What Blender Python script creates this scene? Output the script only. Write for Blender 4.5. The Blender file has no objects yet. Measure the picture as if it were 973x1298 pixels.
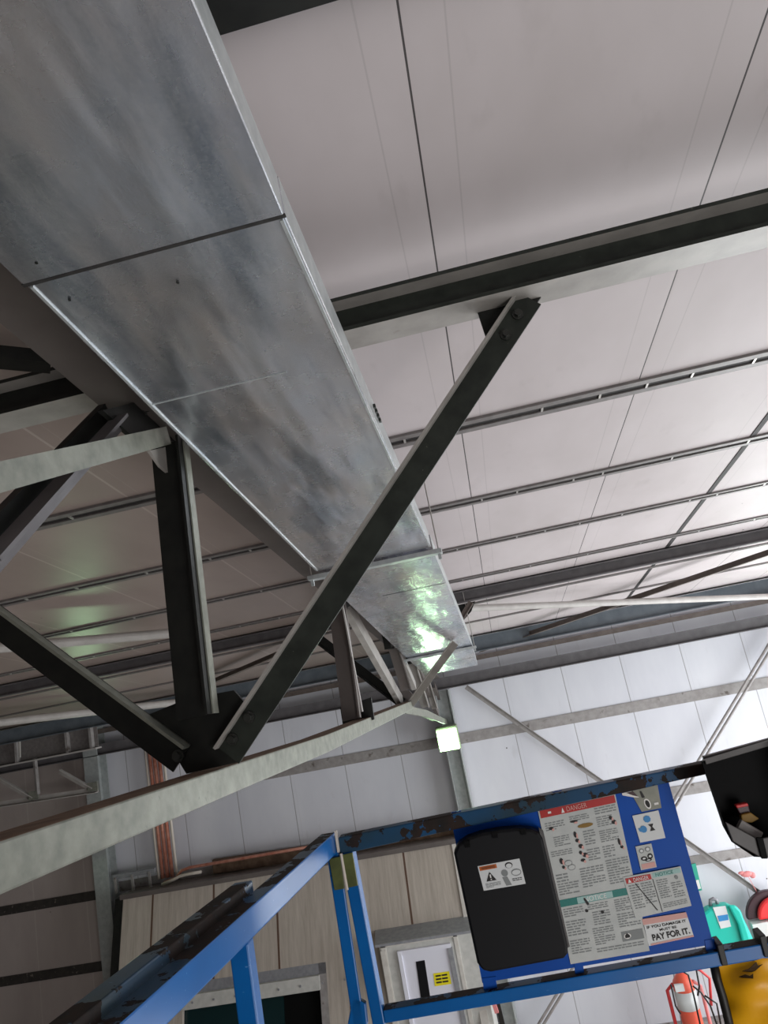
import bpy, math, random
from mathutils import Vector as V, Matrix
random.seed(7)
C = bpy.context.scene.collection

# ------------------------------------------------------------------ camera basis (surveyed once, in metres)
F_PX = 882.76
YAW, PITCH, ROLL = -.1039316, .2215862, -.1936951
cy, sy, cp, sp, cr, sr = math.cos(YAW), math.sin(YAW), math.cos(PITCH), math.sin(PITCH), math.cos(ROLL), math.sin(ROLL)
FW = V((sy*cp, cy*cp, sp)); R0 = V((cy, -sy, 0)); U0 = R0.cross(FW)
RT = cr*R0 + sr*U0; UP = -sr*R0 + cr*U0
def ray(x, y): return RT*((x-486.5)/F_PX) - UP*((y-649)/F_PX) + FW
def onX(x, y, X): d = ray(x, y); return d*(X/d.x)
def onY(x, y, Y): d = ray(x, y); return d*(Y/d.y)
def onZ(x, y, Z): d = ray(x, y); return d*(Z/d.z)
SL = .1353                                    # fall of the roof per metre
def onR(x, y, c): d = ray(x, y); return d*(c/(d.z+SL*d.y))
def roofz(Y, c=2.0): return c-SL*Y

# ------------------------------------------------------------------ materials
def lin(h):
    h = h.lstrip('#'); o = []
    for i in (0, 2, 4):
        v = int(h[i:i+2], 16)/255; o.append(v/12.92 if v <= .04045 else ((v+.055)/1.055)**2.4)
    return (*o, 1)
class NT:
    def __init__(s, name):
        s.m = bpy.data.materials.new(name); s.m.use_nodes = True; s.t = s.m.node_tree; s.n = s.t.nodes; s.b = s.n['Principled BSDF']
    def node(s, typ, **k):
        n = s.n.new(typ)
        for a, b in k.items(): setattr(n, a, b)
        return n
    def link(s, a, b): s.t.links.new(a, b)
    def math(s, op, a, b=None, c=None):
        n = s.node('ShaderNodeMath', operation=op)
        for i, v in enumerate((a, b, c)):
            if v is None: continue
            if isinstance(v, (int, float)): n.inputs[i].default_value = v
            else: s.link(v, n.inputs[i])
        return n.outputs[0]
    def mix(s, f, a, b, mode='MIX'):
        n = s.node('ShaderNodeMix', data_type='RGBA', blend_type=mode)
        if isinstance(f, (int, float)): n.inputs[0].default_value = f
        else: s.link(f, n.inputs[0])
        for i, v in ((6, a), (7, b)):
            if isinstance(v, tuple): n.inputs[i].default_value = v
            else: s.link(v, n.inputs[i])
        return n.outputs[2]
    def pos(s): return s.node('ShaderNodeNewGeometry').outputs['Position']
    def xyz(s, v):
        n = s.node('ShaderNodeSeparateXYZ'); s.link(v, n.inputs[0]); return n.outputs
    def noise(s, scale, detail=4, stretch=(1, 1, 1), rough=.55, vec=None):
        mp = s.node('ShaderNodeMapping'); mp.inputs['Scale'].default_value = stretch
        s.link(vec or s.pos(), mp.inputs[0])
        n = s.node('ShaderNodeTexNoise'); n.inputs['Scale'].default_value = scale; n.inputs['Detail'].default_value = detail; n.inputs['Roughness'].default_value = rough
        s.link(mp.outputs[0], n.inputs['Vector']); return n.outputs['Fac']
    def ramp(s, f, a, b):
        n = s.node('ShaderNodeMapRange'); n.inputs[1].default_value = a; n.inputs[2].default_value = b; s.link(f, n.inputs[0]); return n.outputs[0]
    def bump(s, h, strength=.2, dist=.01):
        n = s.node('ShaderNodeBump'); n.inputs['Strength'].default_value = strength; n.inputs['Distance'].default_value = dist
        s.link(h, n.inputs['Height']); s.link(n.outputs[0], s.b.inputs['Normal'])
    def fin(s, col, rough=.5, metal=0, spec=.5):
        if isinstance(col, tuple): s.b.inputs['Base Color'].default_value = col
        else: s.link(col, s.b.inputs['Base Color'])
        if isinstance(rough, (int, float)): s.b.inputs['Roughness'].default_value = rough
        else: s.link(rough, s.b.inputs['Roughness'])
        s.b.inputs['Metallic'].default_value = metal; s.b.inputs['Specular IOR Level'].default_value = spec
        return s.m
def speckle(name, a, b, scale=8, rough=.5, metal=0, bump=.1, stretch=(1, 1, 1), lo=.35, hi=.65, spec=.5, dirt=None):
    t = NT(name); n = t.noise(scale, 5, stretch); col = t.mix(t.ramp(n, lo, hi), lin(a), lin(b))
    if dirt:
        d = t.noise(dirt[1], 6); col = t.mix(t.ramp(d, dirt[2], dirt[2]+.08), col, lin(dirt[0]))
    if bump: t.bump(n, bump)
    return t.fin(col, rough, metal, spec)
def plain(name, a, rough=.5, metal=0, spec=.5, emit=0):
    t = NT(name); m = t.fin(lin(a), rough, metal, spec)
    if emit: t.b.inputs['Emission Color'].default_value = lin(a); t.b.inputs['Emission Strength'].default_value = emit
    return m
def panel_mat(name, a, b, off, step, joint, rough, lipoff, spec=.5, streak=(1, 1, 1), dirtcol='#8d8480', jw=.0035, jf=.9, bst=.12):
    t = NT(name); x = t.xyz(t.pos())[0]
    def line(o, w):
        m = t.math('PINGPONG', t.math('SUBTRACT', x, o), step/2)
        return t.math('LESS_THAN', m, w)
    n = t.noise(1.6, 4, streak); col = t.mix(t.ramp(n, .3, .7), lin(a), lin(b))
    d = t.noise(5, 6, streak); col = t.mix(t.math('MULTIPLY', t.ramp(d, .62, .85), .25), col, lin(dirtcol))
    for o in lipoff:
        col = t.mix(t.math('MULTIPLY', line(off+o, .003), .14), col, lin(joint))
    col = t.mix(t.math('MULTIPLY', line(off, jw), jf), col, lin(joint))
    v = t.node('ShaderNodeTexVoronoi'); v.inputs['Scale'].default_value = 1.7; t.link(t.pos(), v.inputs['Vector'])
    col = t.mix(t.math('LESS_THAN', v.outputs['Distance'], .022), col, lin('#55504e'))
    m = t.math('PINGPONG', t.math('SUBTRACT', x, off), step/2)
    t.bump(t.math('ADD', t.math('MULTIPLY', t.ramp(m, 0, .02), 1.0), t.math('MULTIPLY', t.noise(2.2, 2), .35)), bst, .01)
    return t.fin(col, rough, 0, spec)

def galv_duct():
    t = NT('galvanised_sheet')
    v = t.node('ShaderNodeTexVoronoi'); v.inputs['Scale'].default_value = 110; t.link(t.pos(), v.inputs['Vector'])
    sp_ = t.ramp(v.outputs['Color'], .0, 1.0)
    n = t.noise(3.0, 5, (1, .55, 1)); f = t.noise(160, 2)
    col = t.mix(t.ramp(n, .3, .7), lin('#d0d9e6'), lin('#dcd4d0'))
    col = t.mix(t.math('MULTIPLY', t.ramp(t.noise(3.2, 5, (1.9, .35, 1)), .5, .66), .75), col, lin('#818d9b'))  # dark lengthwise bands paint in the rippled reflections
    col = t.mix(t.math('MULTIPLY', sp_, .22), col, lin('#e4e8ea'))
    col = t.mix(t.math('MULTIPLY', t.ramp(f, .6, .75), .35), col, lin('#dfe3e6'))
    sc = t.noise(26, 3, (9, .5, 1)); col = t.mix(t.math('MULTIPLY', t.ramp(sc, .68, .74), .35), col, lin('#e8ecee'))
    r = t.math('ADD', .16, t.math('MULTIPLY', t.noise(9, 4), .2))
    b = t.math('ADD', t.math('MULTIPLY', t.noise(3.4, 2, (1.3, .3, 1)), 1.0), t.math('MULTIPLY', f, .010))
    t.bump(b, .6, .035)
    return t.fin(col, r, .88)
def chipped(name, paint, paint2, rust, thr=.52, scale=9):
    t = NT(name); n = t.noise(scale, 6, (1, 1, 1), .6); k = t.math('GREATER_THAN', n, thr)
    base = t.mix(t.ramp(t.noise(3, 4), .3, .7), lin(paint), lin(paint2))
    ru = t.mix(t.ramp(t.noise(22, 4), .35, .65), lin(rust), lin('#15100d'))
    col = t.mix(k, base, ru)
    sc = t.noise(30, 3, (1, 6, 3)); col = t.mix(t.math('MULTIPLY', t.ramp(sc, .70, .74), .5), col, lin('#7fb0dc'))
    t.bump(t.math('MULTIPLY', k, -1), .4, .003)
    return t.fin(col, t.math('ADD', .28, t.math('MULTIPLY', k, .4)), 0, .35)

M = dict(
 roof=panel_mat('roof_sheet', '#bdb4b4', '#c9c0c1', .144, 1.122, '#231f1e', .55, (-.125, .13), .3, (1, .5, 1), bst=.05),
 roofleft=panel_mat('shaded_taupe_roof_sheet', '#95867f', '#a3948d', -.978, 1.122, '#c9beb6', .33, (.09,), .5, (1, .5, 1), dirtcol='#6d5f58', jw=.008, jf=.45, bst=.06),  # pale joints, with the left bay's shade mixed into the sheet colour
 wallleft=panel_mat('shaded_taupe_wall_sheet', '#a39894', '#b0a5a1', .18, 1.115, '#b9b1ac', .5, (-.14,), .4, (1, 1, .35), dirtcol='#5b514d', jw=.012, jf=.5),  # pale-jointed wall sheet, darkened in colour for the shaded left end
 wall=panel_mat('wall_sheet', '#cfd0d8', '#dbdce2', .18, 1.115, '#8c8a8c', .5, (.07,), .4, (1, 1, .35), jw=.008, jf=.75),
 wallplain=speckle('painted_wall', '#8a8583', '#9a9593', 2, .6),
 floor=speckle('concrete_floor', '#b0aca7', '#beb9b4', 1.2, .55),
 duct=galv_duct(),
 duct_edge=speckle('folded_galvanised_edge', '#b7bcbd', '#c9cdcd', 20, .42, .55, .03),
 dark=speckle('dark_green_painted_steel', '#232723', '#30342f', 14, .42, 0, .05, spec=.35, dirt=('#77766e', 60, .72)),
 darker=speckle('grimy_black_steel', '#121312', '#1c1d1a', 14, .5, 0, .06, spec=.35),
 flange=speckle('weathered_and_lit_grey', '#8f8b86', '#a39e99', 6, .45, 0, .04, dirt=('#5b5048', 4, .66)),
 beamgrey=speckle('grey_painted_beam', '#5a5759', '#686567', 7, .5, 0, .03),
 beamblue=speckle('blue_grey_painted_beam', '#565f67', '#666e75', 5, .5, 0, .03),
 chord=speckle('brown_grey_painted_steel', '#5e5754', '#68615d', 3, .5, 0, .03),
 galv=speckle('hot_dip_galvanised_steel', '#72746b', '#8f9085', 16, .5, .25, .08, lo=.3, hi=.7, dirt=('#70716a', 40, .66)),
 dust=speckle('brown_dust', '#5f4a3c', '#7b6452', 10, .9, 0, .1, dirt=('#2a211c', 30, .7)),
 purlin=speckle('purlin_grey_steel', '#6d6867', '#7d7876', 16, .5, .1, .05),
 slot=speckle('dark_purlin_slot', '#1d1a19', '#2b2726', 30, .7),
 clip=plain('zinc_clip', '#b9b5b0', .4, .6),
 bolt=plain('dark_bolt', '#4a4b48', .35, .7),
 girt=speckle('dusty_grey_girt', '#8a8583', '#9c9896', 9, .6, 0, .05, dirt=('#5d544f', 5, .6)),
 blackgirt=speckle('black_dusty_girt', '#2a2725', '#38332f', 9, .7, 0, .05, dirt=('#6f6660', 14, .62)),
 palesteel=speckle('pale_painted_tube', '#a9a4a0', '#b8b4b0', 6, .5),
 brownsteel=speckle('brown_grey_brace', '#5e544e', '#6f655f', 8, .55),
 column=speckle('galvanised_column_steel', '#9a9f9f', '#b0b4b3', 12, .5, .3, .05, lo=.3, hi=.7),
 copper=speckle('copper_pipe', '#cf9582', '#b8705c', 10, .35, .35, .02),
 lagging=plain('cream_pipe_lagging', '#d5cbbf', .6),
 beige=None,
 beigetrim=speckle('pale_trim', '#c6c1b9', '#d3cfc8', 8, .5),
 greytrim=speckle('grey_flashing', '#8b8c91', '#9b9ca0', 14, .45, .2, .05),
 frame=speckle('pale_door_surround', '#bdbdb8', '#cccbc6', 9, .5, 0, .04),
 white=plain('white_paint', '#e4e4ee', .4),
 black=plain('black_plastic', '#0b0c10', .5, 0, .25),
 blackgloss=speckle('scuffed_black_plastic', '#040405', '#08080a', 20, .6, spec=.12),
 greyplastic=speckle('grey_plastic_rim', '#4f4c4c', '#5b5858', 10, .45),
 tealdark=plain('dark_glass', '#0f2a2c', .2),
 voidmat=plain('dark_interior', '#07090a', .8),
 blue=chipped('blue_paint', '#0365b0', '#02589c', '#20303c', .72),
 bluetop=chipped('worn_blue_paint_top', '#16507f', '#2a3f49', '#2a1a12', .5, 8),
 bluepanel=speckle('blue_panel_paint', '#004eae', '#0047a2', 3, .4, 0, .02, spec=.2),
 olive=speckle('olive_hinge_paint', '#5c6330', '#474d24', 16, .5),
 paper=speckle('faded_white_label', '#b9bdbb', '#c8cbc8', 12, .45, 0, 0),
 paper2=plain('white_label', '#d9dcdc', .4),
 ink=plain('grey_ink', '#868a8a', .6), inkdark=plain('black_ink', '#1b1718', .6),
 red=plain('red_ink', '#b5201f', .45), redf=plain('faded_red_ink', '#d9a49c', .5), teal=plain('teal_ink', '#1a7a72', .45), tealf=plain('faded_teal_ink', '#9fc4c0', .5),
 orange=plain('orange_ink', '#c0621f', .45), bluei=plain('blue_ink', '#2b86c4', .45), yellow=plain('yellow_label', '#efe01c', .45),
 wink=plain('white_ink', '#eceae6', .45),
 yellowbag=speckle('yellow_vinyl', '#ffbb0c', '#f0aa08', 3, .4, 0, .3, (1, 1, .4)),
 turq=plain('turquoise_plastic', '#18c2ae', .35), orangered=speckle('red_cylinder_paint', '#ee5a40', '#e2654c', 5, .4),
 pink=plain('pink_tape', '#e08a8a', .5), hose=plain('red_hose', '#d23a3c', .4), rubber=plain('black_rubber', '#15120f', .5),
 shelf=plain('cream_shelf', '#d8d6d4', .5), signgreen=plain('green_sign', '#2aa890', .5),
 redbright=plain('bright_red_plastic', '#e33032', .4), maroon=plain('dark_maroon_plastic', '#3a1c24', .4),
 lamp=plain('lamp_glow', '#ccffc8', .5, emit=22),
 lampbody=plain('lamp_housing', '#8d9a7d', .5),
 stain=plain('brown_stain', '#4b3410', .7), brown2=plain('tan_tool', '#8a6a2a', .6),
)
def beige():
    t = NT('beige_wood_grain_cladding'); p = t.pos(); x = t.xyz(p)[0]
    g = t.noise(14, 6, (1.0, .08, .08), .65); g2 = t.noise(55, 3, (1, .05, .05))
    col = t.mix(t.ramp(g, .3, .7), lin('#a79d92'), lin('#c2b9ae'))
    col = t.mix(t.math('MULTIPLY', t.ramp(g2, .55, .75), .35), col, lin('#857a70'))
    m = t.math('PINGPONG', t.math('SUBTRACT', x, -6.93), .59)
    col = t.mix(t.math('LESS_THAN', m, .018), col, lin('#5f4638'))
    t.bump(g, .2, .01); return t.fin(col, .6)
M['beige'] = beige()

# ------------------------------------------------------------------ mesh builder
def rect(w, h): return [(-w/2, -h/2), (w/2, -h/2), (w/2, h/2), (-w/2, h/2)]
def rrect(w, h, r, n=3):
    o = []
    for sx, sy_, a0 in ((1, -1, -90), (1, 1, 0), (-1, 1, 90), (-1, -1, 180)):
        for k in range(n+1):
            a = math.radians(a0+90*k/n); o.append((sx*(w/2-r)+r*math.cos(a), sy_*(h/2-r)+r*math.sin(a)))
    return o
def circ(r, n=12): return [(r*math.cos(2*math.pi*k/n), r*math.sin(2*math.pi*k/n)) for k in range(n)]
def ell(w, h, t): return [(0, 0), (w, 0), (w, t), (t, t), (t, h), (0, h)]           # L angle, heel at origin
def hsec(w, h, tw, tf):
    a, b, c = w/2, h/2, tw/2
    return [(-a, -b), (a, -b), (a, -b+tf), (c, -b+tf), (c, b-tf), (a, b-tf), (a, b), (-a, b), (-a, b-tf), (-c, b-tf), (-c, -b+tf), (-a, -b+tf)]
def csec(w, h, t):                                                                   # channel open to +a
    return [(0, -h/2), (w, -h/2), (w, -h/2+t), (t, -h/2+t), (t, h/2-t), (w, h/2-t), (w, h/2), (0, h/2)]
class MB:
    def __init__(s): s.v = []; s.f = []; s.mi = []; s.mats = []
    def _m(s, m):
        if m not in s.mats: s.mats.append(m)
        return s.mats.index(m)
    def face(s, idx, m): s.f.append(idx); s.mi.append(s._m(m))
    def poly(s, pts, m):
        b = len(s.v); s.v += [V(p) for p in pts]; s.face(list(range(b, b+len(pts))), m); return s
    def bar(s, p, q, prof, m, up=(0, 0, 1), mfn=None):
        p, q = V(p), V(q); d = (q-p).normalized(); u = V(up); u = (u-d*u.dot(d)).normalized(); a = d.cross(u)
        b = len(s.v); n = len(prof)
        for c in (p, q): s.v += [c+a*x+u*y for x, y in prof]
        for k in range(n):
            k2 = (k+1) % n; mm = m
            if mfn:
                e = V((prof[k2][0]-prof[k][0], prof[k2][1]-prof[k][1])); nn = (a*e.y-u*e.x).normalized(); mm = mfn(nn) or m
            s.face([b+k, b+k2, b+n+k2, b+n+k], mm)
        s.face([b+k for k in range(n)][::-1], m); s.face([b+n+k for k in range(n)], m); return s
    def prism(s, pts, ext, m, side=None):
        ext = V(ext); b = len(s.v); n = len(pts); s.v += [V(p) for p in pts]; s.v += [V(p)+ext for p in pts]
        s.face(list(range(b, b+n)), m); s.face([b+n+k for k in range(n)][::-1], side or m)
        for k in range(n): k2 = (k+1) % n; s.face([b+k, b+n+k, b+n+k2, b+k2], side or m)
        return s
    def box(s, lo, hi, m):
        x0, y0, z0 = lo; x1, y1, z1 = hi
        return s.prism([(x0, y0, z0), (x1, y0, z0), (x1, y0, z1), (x0, y0, z1)], (0, y1-y0, 0), m)
    def tube(s, pts, r, m, n=8):
        pts = [V(p) for p in pts]; b = len(s.v); prev = None
        for i, p in enumerate(pts):
            d = ((pts[min(i+1, len(pts)-1)]-pts[max(i-1, 0)])).normalized()
            if prev is None: a = d.orthogonal().normalized()
            else: a = (prev-d*prev.dot(d)).normalized()
            prev = a; c = d.cross(a); rr = r[i] if isinstance(r, (list, tuple)) else r
            s.v += [p+a*rr*math.cos(2*math.pi*k/n)+c*rr*math.sin(2*math.pi*k/n) for k in range(n)]
        for i in range(len(pts)-1):
            for k in range(n): k2 = (k+1) % n; s.face([b+i*n+k, b+i*n+k2, b+(i+1)*n+k2, b+(i+1)*n+k], m)
        s.face([b+k for k in range(n)][::-1], m); s.face([b+(len(pts)-1)*n+k for k in range(n)], m); return s
    def ball(s, c, r, m, sc=(1, 1, 1), n=10):
        c = V(c); pts = []; rad = []
        b = len(s.v)
        for i in range(1, n):
            th = math.pi*i/n
            for k in range(n*2): ph = math.pi*k/n; s.v.append(c+V((r*sc[0]*math.sin(th)*math.cos(ph), r*sc[1]*math.sin(th)*math.sin(ph), r*sc[2]*math.cos(th))))
        t = len(s.v); s.v += [c+V((0, 0, r*sc[2])), c-V((0, 0, r*sc[2]))]; w = n*2
        for i in range(n-2):
            for k in range(w): k2 = (k+1) % w; s.face([b+i*w+k, b+(i+1)*w+k, b+(i+1)*w+k2, b+i*w+k2], m)
        for k in range(w): k2 = (k+1) % w; s.face([t, b+k, b+k2], m); s.face([t+1, b+(n-2)*w+k2, b+(n-2)*w+k], m)
        return s
    def build(s, name, parent=None, smooth=False, bevel=0):
        vs = s.v
        if parent is not None:
            o0 = V((0, 0, 0)); q = parent
            while q is not None: o0 += q.location; q = q.parent
        else:
            lo = [min(v[i] for v in vs) for i in range(3)]; hi = [max(v[i] for v in vs) for i in range(3)]
            o0 = V(((lo[0]+hi[0])/2, (lo[1]+hi[1])/2, lo[2]))
        me = bpy.data.meshes.new(name); me.from_pydata([tuple(v-o0) for v in vs], [], s.f)
        for m in s.mats: me.materials.append(m)
        me.polygons.foreach_set('material_index', s.mi)
        if smooth: me.polygons.foreach_set('use_smooth', [True]*len(s.f))
        me.update()
        import bmesh
        bm = bmesh.new(); bm.from_mesh(me); bmesh.ops.recalc_face_normals(bm, faces=bm.faces[:]); bm.to_mesh(me); bm.free()
        o = bpy.data.objects.new(name, me); C.objects.link(o)
        if parent is not None: o.parent = parent
        else: o.location = o0
        if bevel:
            b = o.modifiers.new('bevel', 'BEVEL'); b.width = bevel; b.segments = 2; b.limit_method = 'ANGLE'; b.angle_limit = math.radians(40)
        return o
def tag(o, label, cat, group=None, kind=None):
    if label: o['label'] = label
    if cat: o['category'] = cat
    if group: o['group'] = group
    if kind: o['kind'] = kind
    return o
def thing(name, label, cat, loc, group=None):
    o = bpy.data.objects.new(name, None); C.objects.link(o); o.location = V(loc); o.empty_display_size = .1
    return tag(o, label, cat, group)
def struct(o): o['kind'] = 'structure'; return o
def bolt(mb, c, n, r=.014, h=.02, m=None):
    c, n = V(c), V(n); m = m or M['bolt']
    mb.bar(c, c+n*h*.25, circ(r*1.45, 14), m, up=n.orthogonal()); mb.bar(c+n*h*.25, c+n*h, circ(r, 6), m, up=n.orthogonal())

# ------------------------------------------------------------------ the shell
XL, XR, YB, YW, ZF = -17.0, 7.4, -6.0, 14.0, -7.3
XS, XC = -1.15, -8.14                        # left of the truss and left column, bay shade is painted into the sheets
b = MB(); b.prism([(XS, YB, roofz(YB)), (XR, YB, roofz(YB)), (XR, YW+.2, roofz(YW+.2)), (XS, YW+.2, roofz(YW+.2))], (0, 0, .12), M['roof'])
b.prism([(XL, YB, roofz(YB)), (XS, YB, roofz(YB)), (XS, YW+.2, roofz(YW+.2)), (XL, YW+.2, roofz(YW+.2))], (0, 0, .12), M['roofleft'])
struct(b.build('ceiling'))
b = MB(); b.prism([(XC, YW, ZF), (5.9, YW, ZF), (5.9, YW, -1.3), (XR, YW, -1.3), (XR, YW, roofz(YW)+.05), (XC, YW, roofz(YW)+.05)], (0, .12, 0), M['wall'])  # opening at the right end made for the unseen far light
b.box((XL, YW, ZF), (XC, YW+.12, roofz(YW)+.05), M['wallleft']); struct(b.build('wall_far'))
b = MB(); b.box((XL-.12, YB, ZF), (XL, YW+.12, roofz(YB)), M['wallplain']); struct(b.build('wall_left'))
b = MB(); b.box((XL, YB-.12, ZF), (XR, YB, roofz(YB)), M['wallplain']); struct(b.build('wall_near'))
b = MB(); b.box((XL, YB, ZF-.15), (XR, YW+.12, ZF), M['floor']); struct(b.build('floor'))
b = MB(); b.prism([(XR, YB, -.9), (XR, YW, -.9), (XR, YW, roofz(YW)), (XR, YB, roofz(YB))], (.12, 0, 0), M['wallplain']); struct(b.build('wall_right'))
b = MB(); b.bar((XL, 13.93, -.075), (XR, 13.93, -.075), rect(.13, .09), M['brownsteel']); struct(b.build('trim_1'))
b = MB(); b.bar((XL, 13.93, -6.75), (XR, 13.93, -6.75), rect(.13, .16), M['girt']); b.bar((XL, 13.9, -7.0), (XR, 13.9, -7.0), rect(.2, .3), M['darker']); struct(b.build('trim_2'))

# wall girts (C channels fixed across the wall panels)
for z, h, lab in ((-1.5, .19, 'uppermost grey girt across the far wall, level with the glowing lamp'),
                  (-3.07, .18, 'middle grey girt across the far wall, just above the beige cladding'),
                  (-4.24, .16, 'lowest grey girt across the far wall, behind the blue sign panel')):
    b = MB(); b.bar((XC, 13.98, z), (XR, 13.98, z), [(x*-1, y) for x, y in csec(.12, h, .02)], M['girt'], up=(0, 0, 1))
    tag(b.build('wall_girt'), lab, 'girt')
for z, h, lab in ((-3.15, .17, 'upper black dusty girt on the shaded taupe wall at the left edge'), (-4.42, .17, 'lower black dusty girt on the shaded taupe wall at the left edge')):
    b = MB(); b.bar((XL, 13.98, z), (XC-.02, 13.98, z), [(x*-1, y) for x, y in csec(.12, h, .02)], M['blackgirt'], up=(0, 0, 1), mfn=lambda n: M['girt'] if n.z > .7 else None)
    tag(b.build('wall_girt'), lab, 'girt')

# ------------------------------------------------------------------ cross beams
def hbeam(x0, x1, Y, ztop, h, w, mats, label, group=None, tw=.014, tf=.016, name='steel_beam'):
    b = MB(); web, fl = mats
    # downward faces can take a paler colour: light on the underside is painted in
    b.bar((x0, Y, ztop-h/2), (x1, Y, ztop-h/2), hsec(w, h, tw, tf), web, mfn=lambda n: fl if n.z < -.5 else None)
    return tag(b.build(name), label, 'beam', group)
B1Y = 2.58; B1Z = roofz(2.85)*.905
hbeam(-1.02, 7.2, B1Y, B1Z, .15, .172, (M['dark'], M['flange']), 'dark green steel beam with pale underside crossing the roof right of the duct')
hbeam(-16.6, -1.32, B1Y-.02, B1Z, .15, .172, (M['darker'], M['flange']), 'black steel beam butting into the truss at the left edge')
hbeam(-.85, 7.2, 1.33, roofz(1.33), .19, .19, (M['darker'], M['darker']), 'near dark steel beam at the top edge beside the duct')
hbeam(-16.6, 7.2, 8.87, .79, .145, .15, (M['beamgrey'], M['beamgrey']), 'long grey steel beam under the roof beyond the four slotted purlins')
hbeam(-16.6, 7.2, 12.45, .29, .26, .2, (M['beamblue'], M['beamblue']), 'blue-grey steel beam close under the roof near the eaves')
hbeam(-16.6, 7.2, 13.68, -.315, .215, .2, (M['beamgrey'], M['beamgrey']), 'lowest dark grey eaves beam running in front of the far wall top')

b = MB(); b.prism([(2.375, 2.9, roofz(2.9)-.002), (2.42, 2.9, roofz(2.9)-.002), (2.42, 12.3, roofz(12.3)-.002), (2.375, 12.3, roofz(12.3)-.002)], (0, 0, -.004), M['slot'])
tag(b.build('roof_joint'), 'broad dark joint between roof sheets at the right, crossing the purlins', 'joint')
# slotted purlins
PU = [(4.30, .17, 'first slotted purlin beyond the dark green beam'), (5.70, .15, 'second slotted purlin beyond the dark green beam'),
      (6.98, .13, 'third slotted purlin beyond the dark green beam'), (8.28, .12, 'fourth slotted purlin, just before the long grey beam'),
      (9.75, .08, 'thin purlin just beyond the long grey beam'), (11.1, .08, 'thin purlin before the blue-grey eaves beam')]
for Y, w, lab in PU:
    z = roofz(Y); t = thing('roof_purlin', lab, 'purlin', (-4, Y, z-.05))
    sl = V((0, 1, -SL)).normalized(); nn = V((0, -SL, -1)).normalized()
    for sgn in (-1, 1):
        c = V((0, Y, z))+sl*sgn*(w*.32)
        b = MB(); b.bar(c+V((XL+.4, 0, 0))+nn*.009, c+V((XR-.3, 0, 0))+nn*.009, rect(w*.30, .018), M['purlin'], up=nn); b.build('flange_strip', t)
    b = MB(); c = V((0, Y, z))+nn*.004; b.bar(c+V((XL+.4, 0, 0)), c+V((XR-.3, 0, 0)), rect(w*.4, .008), M['slot'], up=nn); b.build('slot', t)
    if Y < 9:
        x = -9.0 + random.random()
        while x < 5:
            b = MB(); c = V((x, Y, z))+nn*.012; b.bar(c-V((.007, 0, 0)), c+V((.007, 0, 0)), rect(w*.32, .012), M['clip'], up=nn); b.build('clip', t)
            x += .22+random.random()*.5

# ------------------------------------------------------------------ longitudinal truss left of the duct
TX = -1.15
tr = thing('roof_truss', 'long steel roof truss running beside the duct to the far wall', 'truss', (TX, 3, -.45))
b = MB(); p = V((TX, .2, roofz(.2, 1.60))); q = V((TX+.06, 13.5, roofz(13.5, 1.60)))
b.bar(p, q, hsec(.23, .17, .02, .02), M['chord']); b.build('top_chord', tr)
def chordpt(x, y, X): return onX(x, y, X)
c0 = V((TX, .9, -.215)); pa = onX(0, 1061, -1.10); pb = onX(288, 969, -1.10); pc = onX(400, 934, -1.10); pd = onX(517, 889, -1.10)
def lift(p, dz, X=TX): return V((X, p.y, p.z+dz))
dirn = (pb-pa); c0 = pa-dirn*.6
sec = [(x+.03, y) for x, y in rrect(.16, .10, .006, 2)]
b = MB(); top = lambda n: M['dust'] if n.z > .7 else None
pts = [c0, pa, pb, pc, pd]
for i in range(len(pts)-1): b.bar(lift(pts[i], -.05), lift(pts[i+1], -.05), sec, M['galv'], mfn=top)
b.build('bottom_chord', tr)
e0 = lift(pd, -.04); es = [e0]+[onX(x, y, -1.02) for x, y in ((541, 900), (557, 908), (571, 914))]
b = MB()
for i in range(3): b.bar(es[i], es[i+1], [(x-.09, y) for x, y in csec(.18, .12, .015)], M['galv'], up=(0, 0, 1)) if False else b.bar(es[i], es[i+1], ell(.2, .1, .015), M['galv'], up=(0, 0, -1))
b.build('bottom_chord', tr)
def member(name, a, c, prof, m, parent=tr, up=(1, 0, 0), Xa=TX, Xc=None, mfn=None):
    A = onX(*a, Xa); B = onX(*c, Xc if Xc is not None else Xa); bb = MB(); bb.bar(A, B, prof, m, up=up, mfn=mfn); return bb.build(name, parent)
# vertical 1: channel, its lit right flange painted pale
A = onX(216, 562, -1.07); B = onX(252, 908, -1.07)
b = MB(); b.bar(A, B, [(-.079, .0), (.060, 0), (.060, -.065), (.050, -.065), (.050, -.012), (-.079, -.012)], M['darker'], up=(0, 1, 0)); b.build('vertical', tr)
b = MB(); b.bar(A+V((.064, -.0, 0)), B+V((.064, -.0, 0)), rect(.006, .05), M['galv'], up=(0, 1, 0)); o = b.build('vertical_flange', tr); o['label'] = 'pale flange edge, lit tone painted in'
# diagonal towards the camera, from the first top node
member('diagonal', (-30, 712), (142, 528), ell(.06, .06, .012), M['beamgrey'], up=(1, 0, 0), mfn=None)
b = MB(); A = onX(-30, 695, TX-.05); B = onX(133, 522, TX-.05); b.bar(A, B, rect(.06, .03), M['darker'], up=(1, 0, 0)); b.build('diagonal', tr)
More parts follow.
